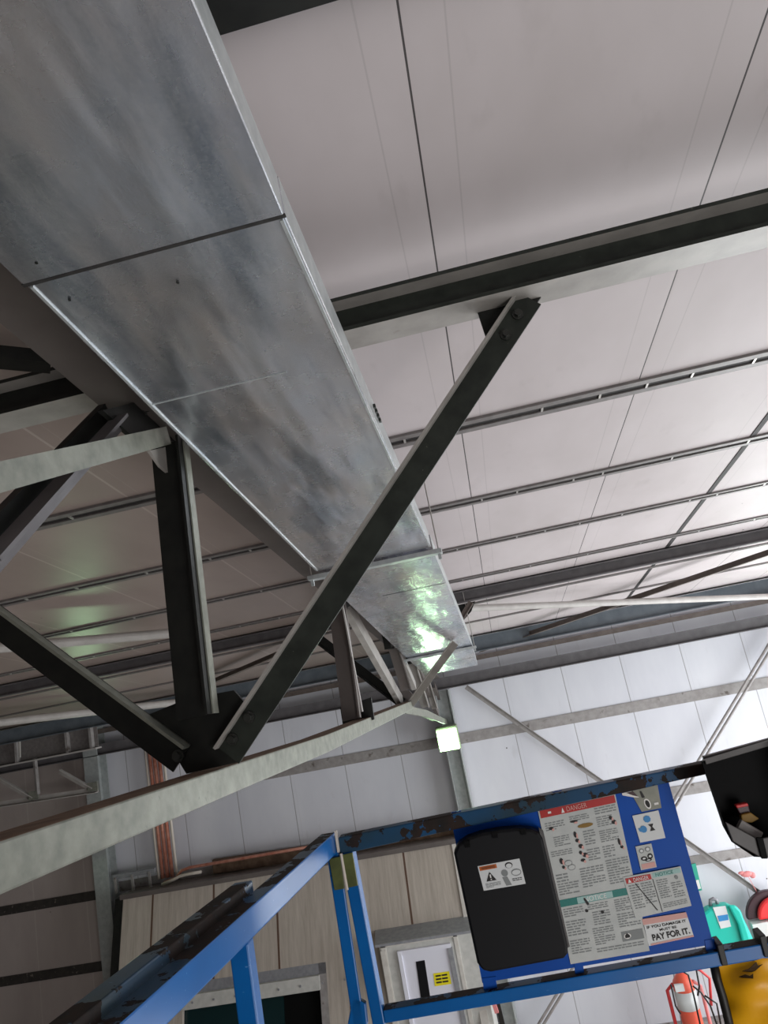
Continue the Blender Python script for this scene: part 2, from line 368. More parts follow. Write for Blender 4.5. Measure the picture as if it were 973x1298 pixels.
# node plates at the first top node
b = MB(); b.prism([onX(*p, TX+.02) for p in ((130, 520), (180, 508), (236, 552), (232, 575), (205, 572), (165, 550))], (-.02, 0, 0), M['darker'])
b.build('gusset_plate', tr)
b = MB(); b.prism([onX(*p, TX+.05) for p in ((186, 572), (212, 566), (217, 606), (200, 592))], (.012, 0, 0), M['flange']); b.build('gusset_plate', tr)
for p in ((183, 520), (200, 530), (226, 572), (240, 566)):
    b = MB(); bolt(b, onX(*p, TX+.02), (1, 0, 0), .013); b.build('bolt', tr)
# second bay
for a, c, prof, m in (((427, 757), (447, 912), [(-.08, 0), (.07, 0), (.07, -.06), (.055, -.06), (.055, -.015), (-.08, -.015)], M['chord']),
                      ((440, 762), (511, 890), [(-.085, 0), (.085, 0), (.085, -.06), (.07, -.06), (.07, -.015), (-.085, -.015)], M['flange'])):
    A = onX(*a, TX); B = onX(*c, TX); b = MB(); b.bar(A, B, prof, m, up=(0, 1, 0) if a[0] == 427 else (1, 0, 0)); b.build('vertical' if a[0] == 427 else 'diagonal', tr)
b = MB(); b.bar(onX(433, 762, TX+.07), onX(459, 902, TX+.07), rect(.012, .03), M['palesteel'], up=(0, 1, 0)); b.build('vertical_flange', tr)
b = MB(); b.prism([onY(*p, 5.85) for p in ((431, 897), (470, 884), (474, 912), (435, 925))], (0, .03, 0), M['darker']); b.build('gusset_plate', tr)
b = MB(); b.prism([onX(*p, TX+.03) for p in ((432, 753), (441, 752), (446, 766), (438, 772))], (-.03, 0, 0), M['darker']); b.build('gusset_plate', tr)
b = MB(); b.prism([onY(*p, 8.95) for p in ((500, 882), (508, 872), (519, 876), (526, 884), (520, 893), (505, 895))], (0, .03, 0), M['chord']); b.build('gusset_plate', tr)
# far bays
for n_, a, c, w, m in (('vertical', (498, 818), (515, 874), .13, M['chord']), ('diagonal', (507, 822), (527, 869), .13, M['flange']),
                       ('vertical', (521, 837), (539, 896), .12, M['flange']), ('diagonal', (529, 838), (556, 904), .14, M['chord']),
                       ('vertical', (537, 850), (551, 898), .1, M['flange']), ('diagonal', (551, 868), (568, 909), .12, M['chord'])):
    A = onX(*a, -1.08); B = onX(*c, -1.04); b = MB(); b.bar(A, B, [(-w/2, 0), (w/2, 0), (w/2, -.06), (w/2-.015, -.06), (w/2-.015, -.015), (-w/2, -.015)], m, up=(0, 1, 0) if n_ == 'vertical' else (1, 0, 0)); b.build(n_, tr)
for p in ((490, 812), (517, 833)):
    b = MB(); c = onX(*p, -1.12); b.box(c+V((-.03, -.1, -.1)), c+V((.05, .2, .1)), M['darker']); b.build('gusset_plate', tr)

# galvanised tie rising to the first node
t = thing('galvanised_brace', 'pale galvanised angle bar ending at the truss node at the left', 'brace', onX(0, 606, -1.02))
A = onX(-70, 622, -1.05); B = onX(208, 553, -1.08)
b = MB(); b.bar(A, B, [(-.036, 0), (.036, 0), (.036, .02), (-.036, .02)], M['galv'], up=(1, 0, 0)); b.build('flat_leg', t)
b = MB(); u = V((1, 0, 0)); b.bar(A+V((-.02, 0, .032)), B+V((-.02, 0, .032)), rect(.008, .05), M['galv'], up=u); b.build('upstand', t)

# ------------------------------------------------------------------ knee braces in the cross plane
KY = 2.60
b = MB(); b.prism([onY(*p, KY) for p in ((190, 905), (236, 886), (296, 875), (312, 893), (340, 907), (302, 966), (236, 981))], (0, .015, 0), M['darker'])
tag(b.build('gusset_plate'), 'black steel gusset plate standing on the galvanised bottom chord', 'plate')
def angle(t, a, c, wide, leg, m, m2, Y=KY, side=1, Y2=None, thick=.01):
    """angle section: wide leg facing the viewer, short leg standing out along one edge"""
    A = onY(*a, Y); B = onY(*c, Y2 or Y); d = (B-A).normalized(); perp = V((0, 1, 0)).cross(d)*side
    b = MB(); h = thick
    b.prism([A, B, B+perp*wide, A+perp*wide], (0, -h, 0), m); o = b.build('web_leg', t)
    b = MB(); b.prism([A, B, B+V((0, -leg, 0)), A+V((0, -leg, 0))], perp*h, m2); b.build('edge_leg', t)
    return A, B, perp
t = thing('knee_brace', 'long dark angle brace rising from the gusset under the duct to the green beam', 'brace', onY(300, 955, KY))
A, B, pp = angle(t, (276, 946), (656, 372), .105, .05, M['dark'], M['flange'], side=1)  # edge leg takes the paler grey: its lit face is painted in
if pp.x < 0: print('PERP NEG')
for p in ((316, 909), (295, 937), (641, 425), (656, 399)):
    b = MB(); bolt(b, onY(*p, KY-.012), (0, -1, 0), .015, .026); b.build('bolt', t)
b = MB(); b.prism([onY(*p, KY+.012) for p in ((604, 392), (690, 370), (655, 420), (617, 432))], (0, .012, 0), M['darker']); b.build('end_plate', t)
t = thing('knee_brace', 'dark angle brace with tan upper edge descending from the left edge to the gusset', 'brace', onY(240, 960, KY))
A = onY(-60, 722, KY); B = onY(242, 944, KY); d = (B-A).normalized(); perp = V((0, 1, 0)).cross(d); perp = perp if perp.z < 0 else -perp
b = MB(); b.prism([A, B, B+perp*.115, A+perp*.115], (0, -.01, 0), M['darker']); b.build('web_leg', t)
b = MB(); b.prism([A, B, B+V((0, -.06, 0)), A+V((0, -.06, 0))], perp*.012, M['galv']); o = b.build('edge_leg', t); o['label'] = 'tan upper edge, lit tone painted in'  # top-lit tone of this edge is put into its colour
b = MB(); bolt(b, onY(226, 958, KY-.012), (0, -1, 0), .016, .024); b.build('bolt', t)

t = thing('knee_brace', 'small pale angle brace rising from the far truss node into the shiny duct', 'brace', onX(516, 890, TX))
A = V((TX+.05, 9.05, 0)); A = onY(517, 889, 8.85); Bc = onR(573, 811, 1.31)
b = MB(); b.bar(A, Bc, ell(.09, .07, .012), M['flange'], up=(0, -1, 0)); b.build('angle_bar', t)
t2 = A
t = thing('knee_brace', 'small black angle brace left of the far truss node', 'brace', onY(507, 897, 8.9))
b = MB(); b.bar(onY(507, 896, 8.95), onY(392, 808, 8.95), ell(.12, .09, .015), M['darker'], up=(0, -1, 0)); b.build('angle_bar', t)
t = thing('beam_bracket', 'small brown bracket hanging below the long grey beam beside the duct', 'bracket', onY(590, 785, 8.87))
b = MB(); b.prism([onY(*p, 8.86) for p in ((580, 767), (602, 762), (597, 775), (584, 790), (580, 787))], (0, .02, 0), M['darker']); b.build('plate', t)
b = MB(); b.bar(onY(600, 765, 8.8), onY(586, 788, 8.8), ell(.07, .06, .012), M['brownsteel'], up=(0, -1, 0)); b.build('angle_stub', t)

# ------------------------------------------------------------------ the duct
t = thing('ventilation_duct', 'wide flat galvanised sheet-metal duct running up the roof slope', 'duct', (-.6, 3, roofz(3, 1.3)))
def ductsec(y0, y1, xl0, xr0, xl1, xr1, name='duct_section', c=1.30, h=.115, lip=0):
    b = MB(); P0 = [(xl0, y0, roofz(y0, c)), (xr0, y0, roofz(y0, c)), (xr1, y1, roofz(y1, c)), (xl1, y1, roofz(y1, c))]
    base = len(b.v); b.v += [V(p) for p in P0]+[V(p)+V((0, 0, h)) for p in P0]
    b.face([base, base+1, base+2, base+3], M['duct']); b.face([base+4, base+5, base+6, base+7][::-1], M['duct'])
    for i, j in ((0, 1), (2, 3)): b.face([base+i, base+j, base+j+4, base+i+4], M['duct'])
    for i, j in ((1, 2), (3, 0)): b.face([base+i, base+j, base+j+4, base+i+4], M['duct_edge'])
    return b.build(name, t, bevel=.004)
ductsec(-1.5, 1.458, -.945, -.2525, -.937, -.251, c=1.298)
ductsec(1.464, 4.40, -.934, -.249, -.972, -.206, c=1.302)
ductsec(4.50, 8.78, -.975, -.200, -.992, -.165, c=1.300)
ductsec(8.86, 10.85, -.992, -.165, -.992, -.185, c=1.300)
# cross seams, raised 4 mm strips
for y, w, h, xl, xr, m in ((1.461, .012, .004, -.94, -.248, M['slot']), (2.11, .006, .002, -.93, -.45, M['duct_edge']), (5.4, .012, .003, -.7, -.21, M['slot']), (9.9, .012, .003, -.9, -.19, M['slot'])):
    b = MB(); z = roofz(y, 1.302); b.bar((xl, y, z-h/2), (xr, y, z-h/2), rect(w, h), m); b.build('cross_seam', t)
# folded lip along the left and the right bottom edges
for x0, x1 in ((-.922, -.955), (-.262, -.215)):
    b = MB(); b.bar((x0, 1.47, roofz(1.47, 1.299)), (x1, 4.38, roofz(4.38, 1.299)), rect(.008, .006), M['duct_edge']); b.build('folded_lip', t)
b = MB()
for p in ((88, 379), (46, 332), (225, 357)): c = onR(*p, 1.3); b.bar(c, c-V((0, 0, .004)), circ(.004, 8), M['darker'], up=(1, 0, 0))
b.build('screw_set', t)
b = MB()
for k in range(4):
    c = V((-.228, 2.54+k*.04, roofz(2.54+k*.04, 1.335))); b.box(c, c+V((.010, .022, .014)), M['dark'])
b.build('edge_clip', t)
for y, xl, xr in ((4.45, -1.035, -.145), (8.82, -1.03, -.12)):
    z = roofz(y, 1.297)
    s = thing('duct_hanger', 'galvanised channel strap under the duct, '+('beside the long dark brace' if y < 5 else 'nearest the duct end'), 'bracket', (-.55, y, z))
    b = MB(); b.bar((xl, y, z-.012), (xr, y, z-.012), [(-.045, -.022), (.045, -.022), (.045, .008), (-.045, .008)], M['duct_edge']); b.build('channel', s, bevel=.003)
    b = MB()
    for x in (xl+.02, xr-.02): b.bar((x, y, z-.02), (x, y, z-.07), rect(.02, .02), M['duct_edge'], up=(0, 1, 0))
    b.build('rod_nut', s)
    for x in (xl+.02, xr-.02):
        b = MB(); b.bar((x, y, z-.05), (x, y, roofz(y)-.005), circ(.0045, 8), M['clip'], up=(0, 1, 0)); b.build('rod', s)

# ------------------------------------------------------------------ roof struts and bracing
def strut(lab, a, c, r, m, ca=1.86, cb=1.86, name='roof_strut'):
    b = MB(); b.bar(onR(*a, ca), onR(*c, cb), circ(r, 14), m); return tag(b.build(name, smooth=False), lab, 'strut')
b = MB(); ra, rb = onR(596, 771, 1.84), onY(1000, 755, 12.1); b.bar(ra, rb+(rb-ra)*.3, circ(.045, 14), M['palesteel']); tag(b.build('roof_strut'), 'pale tubular strut under the roof at the right, above the eaves beam', 'strut')
strut('pale tubular strut under the roof at the left, above the long beam', (-20, 823), (236, 801), .05, M['palesteel'], 1.8, 1.8)
strut('lower pale tubular strut at the left, just above the wall-top lattice', (-20, 918), (262, 886), .06, M['palesteel'], 1.75, 1.75)
b = MB(); ra, rb = onY(612, 826, 13.3), onY(1000, 696, 9.3); b.bar(ra, rb+(rb-ra)*.3, ell(.1, .08, .012), M['brownsteel'], up=(0, 0, 1)); tag(b.build('roof_brace'), 'brown flat diagonal brace under the roof at the right', 'brace')
b = MB(); b.bar(onR(268, 868, 1.85), onR(402, 812, 1.85), ell(.1, .08, .012), M['brownsteel'], up=(0, 0, 1)); tag(b.build('roof_brace'), 'thin dark diagonal brace under the roof between gusset and long brace', 'brace')
b = MB(); b.bar(onR(-30, 450, 1.72), onR(64, 459, 1.72), rect(.10, .05), M['darker'], up=(0, 0, 1)); tag(b.build('roof_brace'), 'short black strut above the black beam at the left edge', 'brace')

# wall cross bracing
b = MB(); A = onY(592, 868, 13.78); B = onY(1000, 1154, 13.78); B += (B-A)*.04; b.bar(A, B, ell(.09, .06, .01), M['girt'], up=(0, -1, 0)); tag(b.build('wall_brace'), 'grey flat brace sloping down right across the far wall', 'brace')
t = thing('wall_brace', 'pair of thin rods sloping down left across the far wall', 'brace', onY(686, 1298, 13.7))
for dx in (-3.2, 3.2):
    ra, rb = onY(980+dx, 812, 13.7), onY(676+dx, 1314, 13.7); b = MB(); b.bar(ra+(ra-rb)*.05, rb+(rb-ra)*.14, circ(.024, 8), M['girt'], up=(0, 1, 0)); b.build('rod', t)
b = MB(); c = onY(946, 1108, 13.65); b.ball(c, .06, M['pink'], (1.7, .6, .8), 6); b.ball(c+V((.09, 0, -.03)), .045, M['pink'], (1.2, .6, 1.1), 6); b.ball(c+V((-.08, 0, .03)), .04, M['pink'], (1.4, .6, .7), 6); b.poly([c+V((.0, 0, 0)), c+V((.01, 0, 0)), c+V((.15, 0, -.55)), c+V((.14, 0, -.55))], M['pink'])
tag(b.build('tape_knot'), 'knot of pink tape tied on the sloping wall brace', 'tape')

# columns
for X, w, lab in ((-1.0, .27, 'grey steel column on the far wall below the glowing lamp'), (-8.14, .3, 'grey steel column on the far wall left of the beige cladding')):
    b = MB(); b.bar((X, 13.75, ZF), (X, 13.75, -.55 if X > -2 else .1), hsec(.34, w, .02, .02) if X > -2 else hsec(w, .34, .02, .02), M['column'], up=(1, 0, 0) if X > -2 else (0, 1, 0))
    tag(b.build('steel_column'), lab, 'column')

# lamps on the columns
def lamp(X, z, lab):
    t = thing('floodlight', lab, 'lamp', (X, 13.2, z-.2))
    b = MB(); b.box((X-.2, 13.2, z-.21), (X+.2, 13.42, z+.22), M['lampbody']); b.build('housing', t, bevel=.02)
    b = MB(); b.box((X-.175, 13.18, z-.19), (X+.175, 13.2, z+.16), M['lamp']); b.build('glass', t)
    b = MB(); b.bar((X, 13.42, z), (X, 13.6, z), rect(.08, .08), M['lampbody']); b.build('bracket', t)
lamp(-1.03, -1.38, 'square glowing green-white floodlight on the middle column')
lamp(-8.1, -1.95, 'floodlight on the left column hidden behind the bottom chord')
lamp(5.55, -1.3, 'floodlight on the far wall just beyond the right edge of view')

# ------------------------------------------------------------------ lattice girder at the far left
LY = 13.25
t = thing('lattice_girder', 'pale lattice girder with a deep plated top at the far left', 'girder', (-9.5, LY, -1.1))
b = MB(); b.box((-16.5, LY, -.36), (-7.75, LY+.02, .12), M['purlin']); b.build('web_plate', t)
b = MB(); b.bar((-16.5, LY, -.37), (-7.75, LY, -.37), rect(.22, .03), M['palesteel']); b.build('flange', t)
for X in (-9.42, -8.35, -7.85, -10.8):
    b = MB(); b.bar((X, LY-.05, -.36), (X, LY-.05, .12), rect(.05, .1), M['girt'], up=(0, 1, 0)); b.build('stiffener', t)
b = MB(); b.bar(onY(24, 906, LY-.2), onY(25, 960, LY-.2), rect(.03, .03), M['palesteel'], up=(0, 1, 0)); b.build('hanger_rod', t)
b = MB(); b.bar(onY(-40, 1029, LY), onY(125, 1004, LY), ell(.11, .1, .015), M['palesteel'], up=(0, 0, 1)); b.build('bottom_chord', t)
for a, c in (((-10, 978), (44, 1010)), ((78, 975), (119, 998))):
    b = MB(); b.bar(onY(*a, LY), onY(*c, LY), ell(.09, .08, .015), M['palesteel'], up=(0, -1, 0)); b.build('diagonal', t)
b = MB(); b.bar(onY(47, 960, LY), onY(51, 1006, LY), ell(.09, .08, .015), M['girt'], up=(0, -1, 0)); b.build('post', t)
for p in ((43, 1008), (118, 997)):
    b = MB(); c = onY(*p, LY-.03); b.box(c+V((-.1, -.03, -.08)), c+V((.1, .01, .08)), M['galv']); b.build('node_plate', t)

# ------------------------------------------------------------------ cold room with leaning beige cladding
LD = V((0, .339, .94))/.94
ztp = -3.10; YT = 13.2
def lean(X, z): return V((X, YT+(z-ztp)*.36, z))
def onLean(x, y):
    n = V((0, 1, -.36)); c = YT-ztp*.36; d = ray(x, y); return d*(c/d.dot(n))
tl = onLean(156, 1143); tr_ = onLean(569, 1050); bl = onLean(147, 1300); br = onLean(618, 1300)
t = thing('cold_room', 'beige wood-grain clad room with a leaning front standing at the far wall', 'room', (-4.5, 13, ZF))
b = MB(); zb = ZF
wx0, wx1 = onLean(232, 1245).x, onLean(413, 1225).x; wz = onLean(330, 1232).z
zl = -5.9
xl0 = tl.x; xr0 = tr_.x; xlb = tl.x-.02; xrb = tr_.x+.02
# front cladding in four fields around the window and the door recess
def fld(x0, z0, x1, z1):
    b.prism([lean(x0, z0), lean(x1, z0), lean(x1, z1), lean(x0, z1)], (0, .08, 0), M['beige'])
DY = 12.35
q = lambda x, y: onY(x, y, DY)
z1 = q(480, 1200).z; x0 = q(481, 1207).x; x1 = q(603, 1180).x
zt2 = max(wz, z1)
fld(xl0, zt2, xr0, ztp)
for a0, a1, zz in ((xl0, wx0, ZF), (wx0, wx1, wz), (wx1, x0, ZF), (x0, x1, z1), (x1, xr0, ZF)):
    if a1 > a0 and zt2-zz > .001: fld(a0, zz, a1, zt2)
b.build('front_cladding', t)
b = MB(); b.prism([lean(xl0-.16, ZF), lean(xl0, ZF), lean(xl0, ztp), lean(xl0-.16, ztp)], (0, .3, 0), M['darker']); b.build('side_edge', t)
b = MB(); b.prism([lean(xr0, ZF)+V((0, -.03, 0)), lean(xr0+.12, ZF)+V((0, -.03, 0)), lean(xr0+.12, ztp)+V((0, -.03, 0)), lean(xr0, ztp)+V((0, -.03, 0))], (0, .1, 0), M['beigetrim']); b.build('corner_trim', t)
b = MB(); b.box((xl0-.16, YT, ztp-.1), (xr0+.12, 13.95, ztp-.02), M['brownsteel']); b.build('roof', t)
b = MB(); b.prism([(xr0+.1, YT-1.4, ZF), (xr0+.1, 13.95, ZF), (xr0+.1, 13.95, ztp-.1), (xr0+.1, YT, ztp-.1)], (.02, 0, 0), M['beigetrim']); b.build('side_wall', t)
b = MB(); b.bar(lean(xl0-.05, ztp)+V((0, .02, .02)), lean(xr0+.1, ztp)+V((0, .02, .02)), rect(.12, .08), M['chord']); b.build('roof_edge', t)
# window opening with lintel
w = thing('serving_hatch', None, None, (0, 0, 0))
w.location = V(((wx0+wx1)/2, 12.5, -6))-t.location; w.parent = t
b = MB(); b.prism([lean(wx0, wz-.15), lean(wx1, wz-.15), lean(wx1, wz), lean(wx0, wz)], (0, .05, 0), M['greytrim']); b.build('lintel', w)
b = MB(); b.prism([lean(wx0, wz-.34)+V((0, -.05, 0)), lean(wx1-.12, wz-.34)+V((0, -.05, 0)), lean(wx1-.12, wz-.15)+V((0, -.05, 0)), lean(wx0, wz-.15)+V((0, -.05, 0))], (0, .1, 0), M['frame'])
for k in range(8):
    c = lean(wx0+.2+k*.38, wz-.25)+V((0, -.055, 0)); b.bar(c, c+V((0, -.01, 0)), circ(.018, 8), M['greytrim'], up=(0, 0, 1))
b.build('riveted_rail', w)
b = MB(); b.prism([lean(wx1-.13, ZF), lean(wx1, ZF), lean(wx1, wz), lean(wx1-.13, wz)], (0, .12, 0), M['girt']); b.build('jamb', w)
b = MB(); b.box((wx0, 13.3, ZF), (wx1, 13.34, wz), M['voidmat']); b.build('dark_opening', w)
b = MB(); b.prism([lean(wx0, ZF)+V((0, .1, 0)), lean(wx0+1.75, ZF)+V((0, .1, 0)), lean(wx0+1.75, wz-.3)+V((0, .1, 0)), lean(wx0, wz-.3)+V((0, .1, 0))], (0, .02, 0), M['tealdark']); b.build('glass', w)
# door surround standing proud of the cladding
d = thing('doorway', 'pale door surround with grey flashing and a white door bearing a yellow notice', 'door', (-2.3, DY, ZF))
b = MB(); b.box((x0, DY, ZF), (x1, DY+.7, z1), M['frame']); b.build('surround', d, bevel=.01)
b = MB(); b.prism([(x0-.05, DY-.03, z1), (x1-.05, DY-.03, z1), (x1-.12, DY+.5, z1+.06), (x0-.12, DY+.5, z1+.06)], (0, 0, .04), M['greytrim']); b.build('flashing', d)
dz = q(512, 1209).z; dx0 = q(509, 1209).x; dx1 = q(567, 1199).x
for a_, b_ in (((x0+.02, DY-.03, ZF), (x0+.1, DY, z1-.06)), ((dx0-.32, DY-.02, ZF), (dx0-.24, DY, dz+.16)), ((dx1+.12, DY-.02, ZF), (dx1+.18, DY, dz+.16)), ((dx0-.32, DY-.02, dz+.14), (dx1+.18, DY, dz+.2))):
    b = MB(); b.box(a_, b_, M['beigetrim']); b.build('moulding', d)
b = MB(); b.box((dx0-.06, DY-.05, ZF), (dx0, DY, dz+.06), M['white']); b.box((dx0, DY-.045, dz), (dx1+.05, DY, dz+.06), M['white']); b.box((dx1, DY-.05, ZF), (dx1+.07, DY, dz), M['greytrim']); b.build('door_frame', d)
leaf = MB(); leaf.box((dx0, DY-.02, ZF), (dx1, DY-.005, dz), M['white']); leaf = leaf.build('door_leaf', d)
b = MB(); b.prism([onY(*p, DY-.02) for p in ((527, 1219), (538, 1217), (547, 1276), (535, 1278))], (0, -.01, 0), M['black']); b.build('vision_strip', leaf)
b = MB(); P = [onY(*p, DY-.02) for p in ((549, 1234), (569, 1231), (572, 1247), (551, 1250))]; b.prism(P, (0, -.006, 0), M['yellow'])
for k in range(3):
    v = .22+.26*k; L = P[0].lerp(P[3], v); R_ = P[1].lerp(P[2], v)
    for a_, c_ in ((.12, .45), (.5, .85)):
        b.bar(L.lerp(R_, a_)+V((0, -.008, 0)), L.lerp(R_, c_)+V((0, -.008, 0)), rect(.004, .022), M['inkdark'], up=(0, 0, 1))
b.build('notice', leaf)

# copper pipes
for k, (px, m, r) in enumerate(((183, 'lagging', .025), (188, 'copper', .04), (194, 'copper', .042), (200, 'copper', .04), (206, 'lagging', .028))):
    A = onY(px-3, 925, 13.72+.03*(k % 2)); Bz = onY(px+18, 1128, 13.72)
    X = onY(px+14, 1080, 13.72).x; yy = 13.75-.04*(k % 2)
    lab = ['leftmost cream-lagged pipe of the copper bundle above the beige room', 'left copper pipe of the bundle above the beige room', 'middle copper pipe of the bundle above the beige room', 'right copper pipe of the bundle above the beige room', 'rightmost cream-lagged pipe of the copper bundle above the beige room'][k]
    b = MB(); b.tube([(X, 13.75, -.55), (X, 13.75, -3.0)], r, M[m], 10)
    tag(b.build('refrigerant_pipe', smooth=True), lab, 'pipe')
for k, (dz_, m, lab) in enumerate(((.14, 'copper', 'upper copper pipe running right along the top of the beige room'), (.05, 'lagging', 'short cream pipe curling off the bundle on the beige room'))):
    X = onY(222, 1100, 13.6).x; z = ztp+.1; ln = 6.0 if k == 0 else .55
    b = MB(); b.tube([(X-.25, 13.6-.1*k, z-.05), (X, 13.6-.1*k, z), (X+.12, 13.6-.1*k, z+dz_*.8), (X+.3, 13.6-.1*k, z+dz_), (X+ln, 13.6-.1*k, z+dz_)], .028, M[m], 8)
    tag(b.build('refrigerant_pipe', smooth=True), lab, 'pipe')
b = MB(); b.bar((xl0+1.5, 13.9, ztp+.125), (xr0, 13.9, ztp+.02), rect(.1, .24), M['dust']); tag(b.build('cable_tray'), 'brown dusty tray behind the pipes on the beige room roof', 'tray')
t = thing('wire_rack', 'small grey metal rack on the beige room left of the pipes', 'rack', (-7.6, 13.6, ztp))
b = MB(); b.bar((-7.95, 13.7, ztp+.28), (-7.1, 13.7, ztp+.28), rect(.1, .08), M['greytrim']); b.build('top_rail', t)
for x in (-7.9, -7.55, -7.2):
    b = MB(); b.bar((x, 13.65, ztp), (x, 13.65, ztp+.28), rect(.04, .04), M['girt'], up=(0, 1, 0)); b.build('leg', t)

# ------------------------------------------------------------------ things at the foot of the far wall, right
QY = 13.6
t = thing('eyewash_station', 'turquoise plastic eyewash tank hung on the far wall beside the sign panel', 'eyewash', onY(918, 1190, QY))
def pts(lst, Y): return [onY(x, y, Y) for x, y in lst]
b = MB(); b.prism(pts([(884, 1163), (886, 1152), (893, 1147), (905, 1143), (917, 1142), (927, 1147), (934, 1153), (940, 1165), (956, 1200), (905, 1205)], QY), (0, -.22, 0), M['turq']); b.build('tank', t, bevel=.04)
b = MB(); b.prism(pts([(921, 1146), (930, 1146), (937, 1153), (944, 1172), (951, 1196), (940, 1197), (933, 1170)], QY-.22), (0, -.08, 0), M['turq']); b.build('side_lobe', t, bevel=.03)
b = MB(); b.prism(pts([(903, 1150), (919, 1148), (926, 1174), (913, 1177)], QY-.225), (0, -.012, 0), M['paper2']); P = pts([(909, 1161), (922, 1159), (923, 1166), (911, 1168)], QY-.24); b.prism(P, (0, -.004, 0), M['bluei']); b.build('label_plate', t)
b = MB(); b.tube(pts([(900, 1148), (900, 1141), (904, 1139), (908, 1141), (909, 1146)], QY-.1), .03, M['greytrim'], 8); b.build('cap_ring', t, smooth=True)
b = MB(); P = pts([(953, 1172), (1010, 1162), (1016, 1190), (960, 1202)], 13.45); b.prism([P[0], P[1], P[2]+V((0, 0, -.6)), P[3]+V((0, 0, -.6))], (0, .22, 0), M["shelf"]); tag(b.build('white_cabinet'), 'white cabinet at the right edge, beside the turquoise eyewash tank', 'cabinet')
zc = P[0].z+.03; xc = P[0].x+.40
def dome(R_, y0, y1, cx_, m): bb = MB(); bb.prism([(cx_+R_*math.cos(math.pi*k_/20), y0, zc+R_*.95*math.sin(math.pi*k_/20)) for k_ in range(21)], (0, y1-y0, 0), m); return bb
t = thing('helmet', 'bright red rounded helmet with a dark rim lying on the white cabinet', 'helmet', (xc, 13.55, zc))
dome(.42, 13.56, 13.66, xc, M['maroon']).build('rim', t, bevel=.02); dome(.34, 13.47, 13.56, xc+.07, M['redbright']).build('shell', t, bevel=.04)
b = MB(); b.prism(pts([(873, 1096), (881, 1094), (889, 1128), (880, 1130)], 13.95), (0, -.02, 0), M['signgreen']); b.prism(pts([(879, 1116), (885, 1115), (888, 1126), (881, 1128)], 13.93), (0, -.01, 0), M['wink']); tag(b.build('safety_sign'), 'green and white safety sign on the far wall behind the sign panel', 'sign')
# wheeled extinguisher
EY = 13.1
t = thing('wheeled_extinguisher', 'tall red gas cylinder with hoses standing at the far wall', 'extinguisher', (onY(870, 1298, EY).x, EY, ZF))
cx = onY(869, 1262, EY).x; zt = onY(866, 1232, EY).z
b = MB(); prof = [(ZF+.08, .15), (zt-.22, .165), (zt-.12, .15), (zt-.04, .09), (zt, .04)]
b.tube([(cx, EY, ZF+.02)]+[(cx, EY, z) for z, r in prof], [.15]+[r for z, r in prof], M['orangered'], 20); b.build('cylinder', t, smooth=True)
b = MB(); b.tube([(cx, EY, zt-.5), (cx, EY, zt-.24)], [.172, .172], M['paper2'], 20); b.build('label_band', t, smooth=True)
b = MB(); b.box((cx-.16, EY-.17, zt-.2), (cx-.02, EY-.12, zt-.1), M['paper2']); b.build('tag', t)
for dx in (-.26, .27):
    b = MB(); b.tube([(cx+dx, EY+.05, ZF+.05), (cx+dx, EY+.05, zt-.25), (cx+dx*.6, EY, zt-.15)], .028, M['pink'] if dx > 0 else M['hose'], 8); b.build('frame_tube', t, smooth=True)
b = MB(); b.tube([(cx, EY, zt), (cx+.05, EY-.05, zt+.1), (cx+.3, EY-.05, zt+.02), (cx+.42, EY-.05, zt-.12), (cx+.34, EY-.05, zt-.5)], .022, M['hose'], 8); b.build('hose', t, smooth=True)
for pl in ([(860, 1228), (872, 1236), (879, 1262), (887, 1298)], [(878, 1250), (888, 1258), (900, 1275), (908, 1298)], [(882, 1228), (886, 1250), (884, 1262)], [(850, 1248), (856, 1275), (862, 1285)], [(893, 1262), (908, 1272), (913, 1298)]):
    b = MB(); b.tube(pts(pl, EY-.25), .014, M['rubber'], 6); b.build('cable', t, smooth=True)
b = MB(); b.bar((cx-.35, EY+.02, ZF+.14), (cx-.27, EY+.02, ZF+.14), circ(.14, 18), M['rubber']); b.bar((cx+.27, EY+.02, ZF+.14), (cx+.35, EY+.02, ZF+.14), circ(.14, 18), M['rubber']); b.build('wheel_pair', t)
b = MB(); b.tube([(onY(855, 1290, 13.4).x, 13.4, ZF), (onY(850, 1205, 13.4).x, 13.4, -5.2)], .012, M['greytrim'], 6); b.build('rod', t)
b = MB(); b.prism(pts([(627, 1268), (632, 1267), (640, 1300), (634, 1301)], 12.2), (0, .05, 0), M['rubber']); b.prism(pts([(621, 1266), (626, 1266), (632, 1284), (627, 1285)], 12.15), (0, .05, 0), M['pink']); tag(b.build('hanging_hose'), 'black and pink hose hanging at the corner of the beige room', 'hose')

# ------------------------------------------------------------------ work platform basket
BY = 2.4; RW = .046
def bp(x, y, dy=0): return onY(x, y, BY+dy)
k = thing('work_platform', 'blue steel work platform basket with guard rails and a sign panel', 'platform', bp(660, 1298))
topfn = lambda n: M['bluetop'] if n.z > .7 else None
def quadrail(name, ptl, depth=RW, m='blue', mtop='bluetop', bevel=.004, parent=k, lab=None):
    """ptl: four front-face corners, upper left, upper right, lower right, lower left"""
    P = [bp(*p) for p in ptl]; b = MB(); base = len(b.v)
    b.v += P+[p+V((0, depth, 0)) for p in P]
    b.face([0, 1, 2, 3], M[m]); b.face([7, 6, 5, 4], M[m]); b.face([0, 4, 5, 1], M[mtop]); b.face([1, 5, 6, 2], M[m]); b.face([2, 6, 7, 3], M[m]); b.face([3, 7, 4, 0], M[m])
    o = b.build(name, parent, bevel=bevel)
    if lab: o['label'] = lab
    return o
quadrail('top_rail', ((428, 1062), (985, 948), (985, 962), (430, 1084)), m='bluetop', lab='rusty chipped top rail')
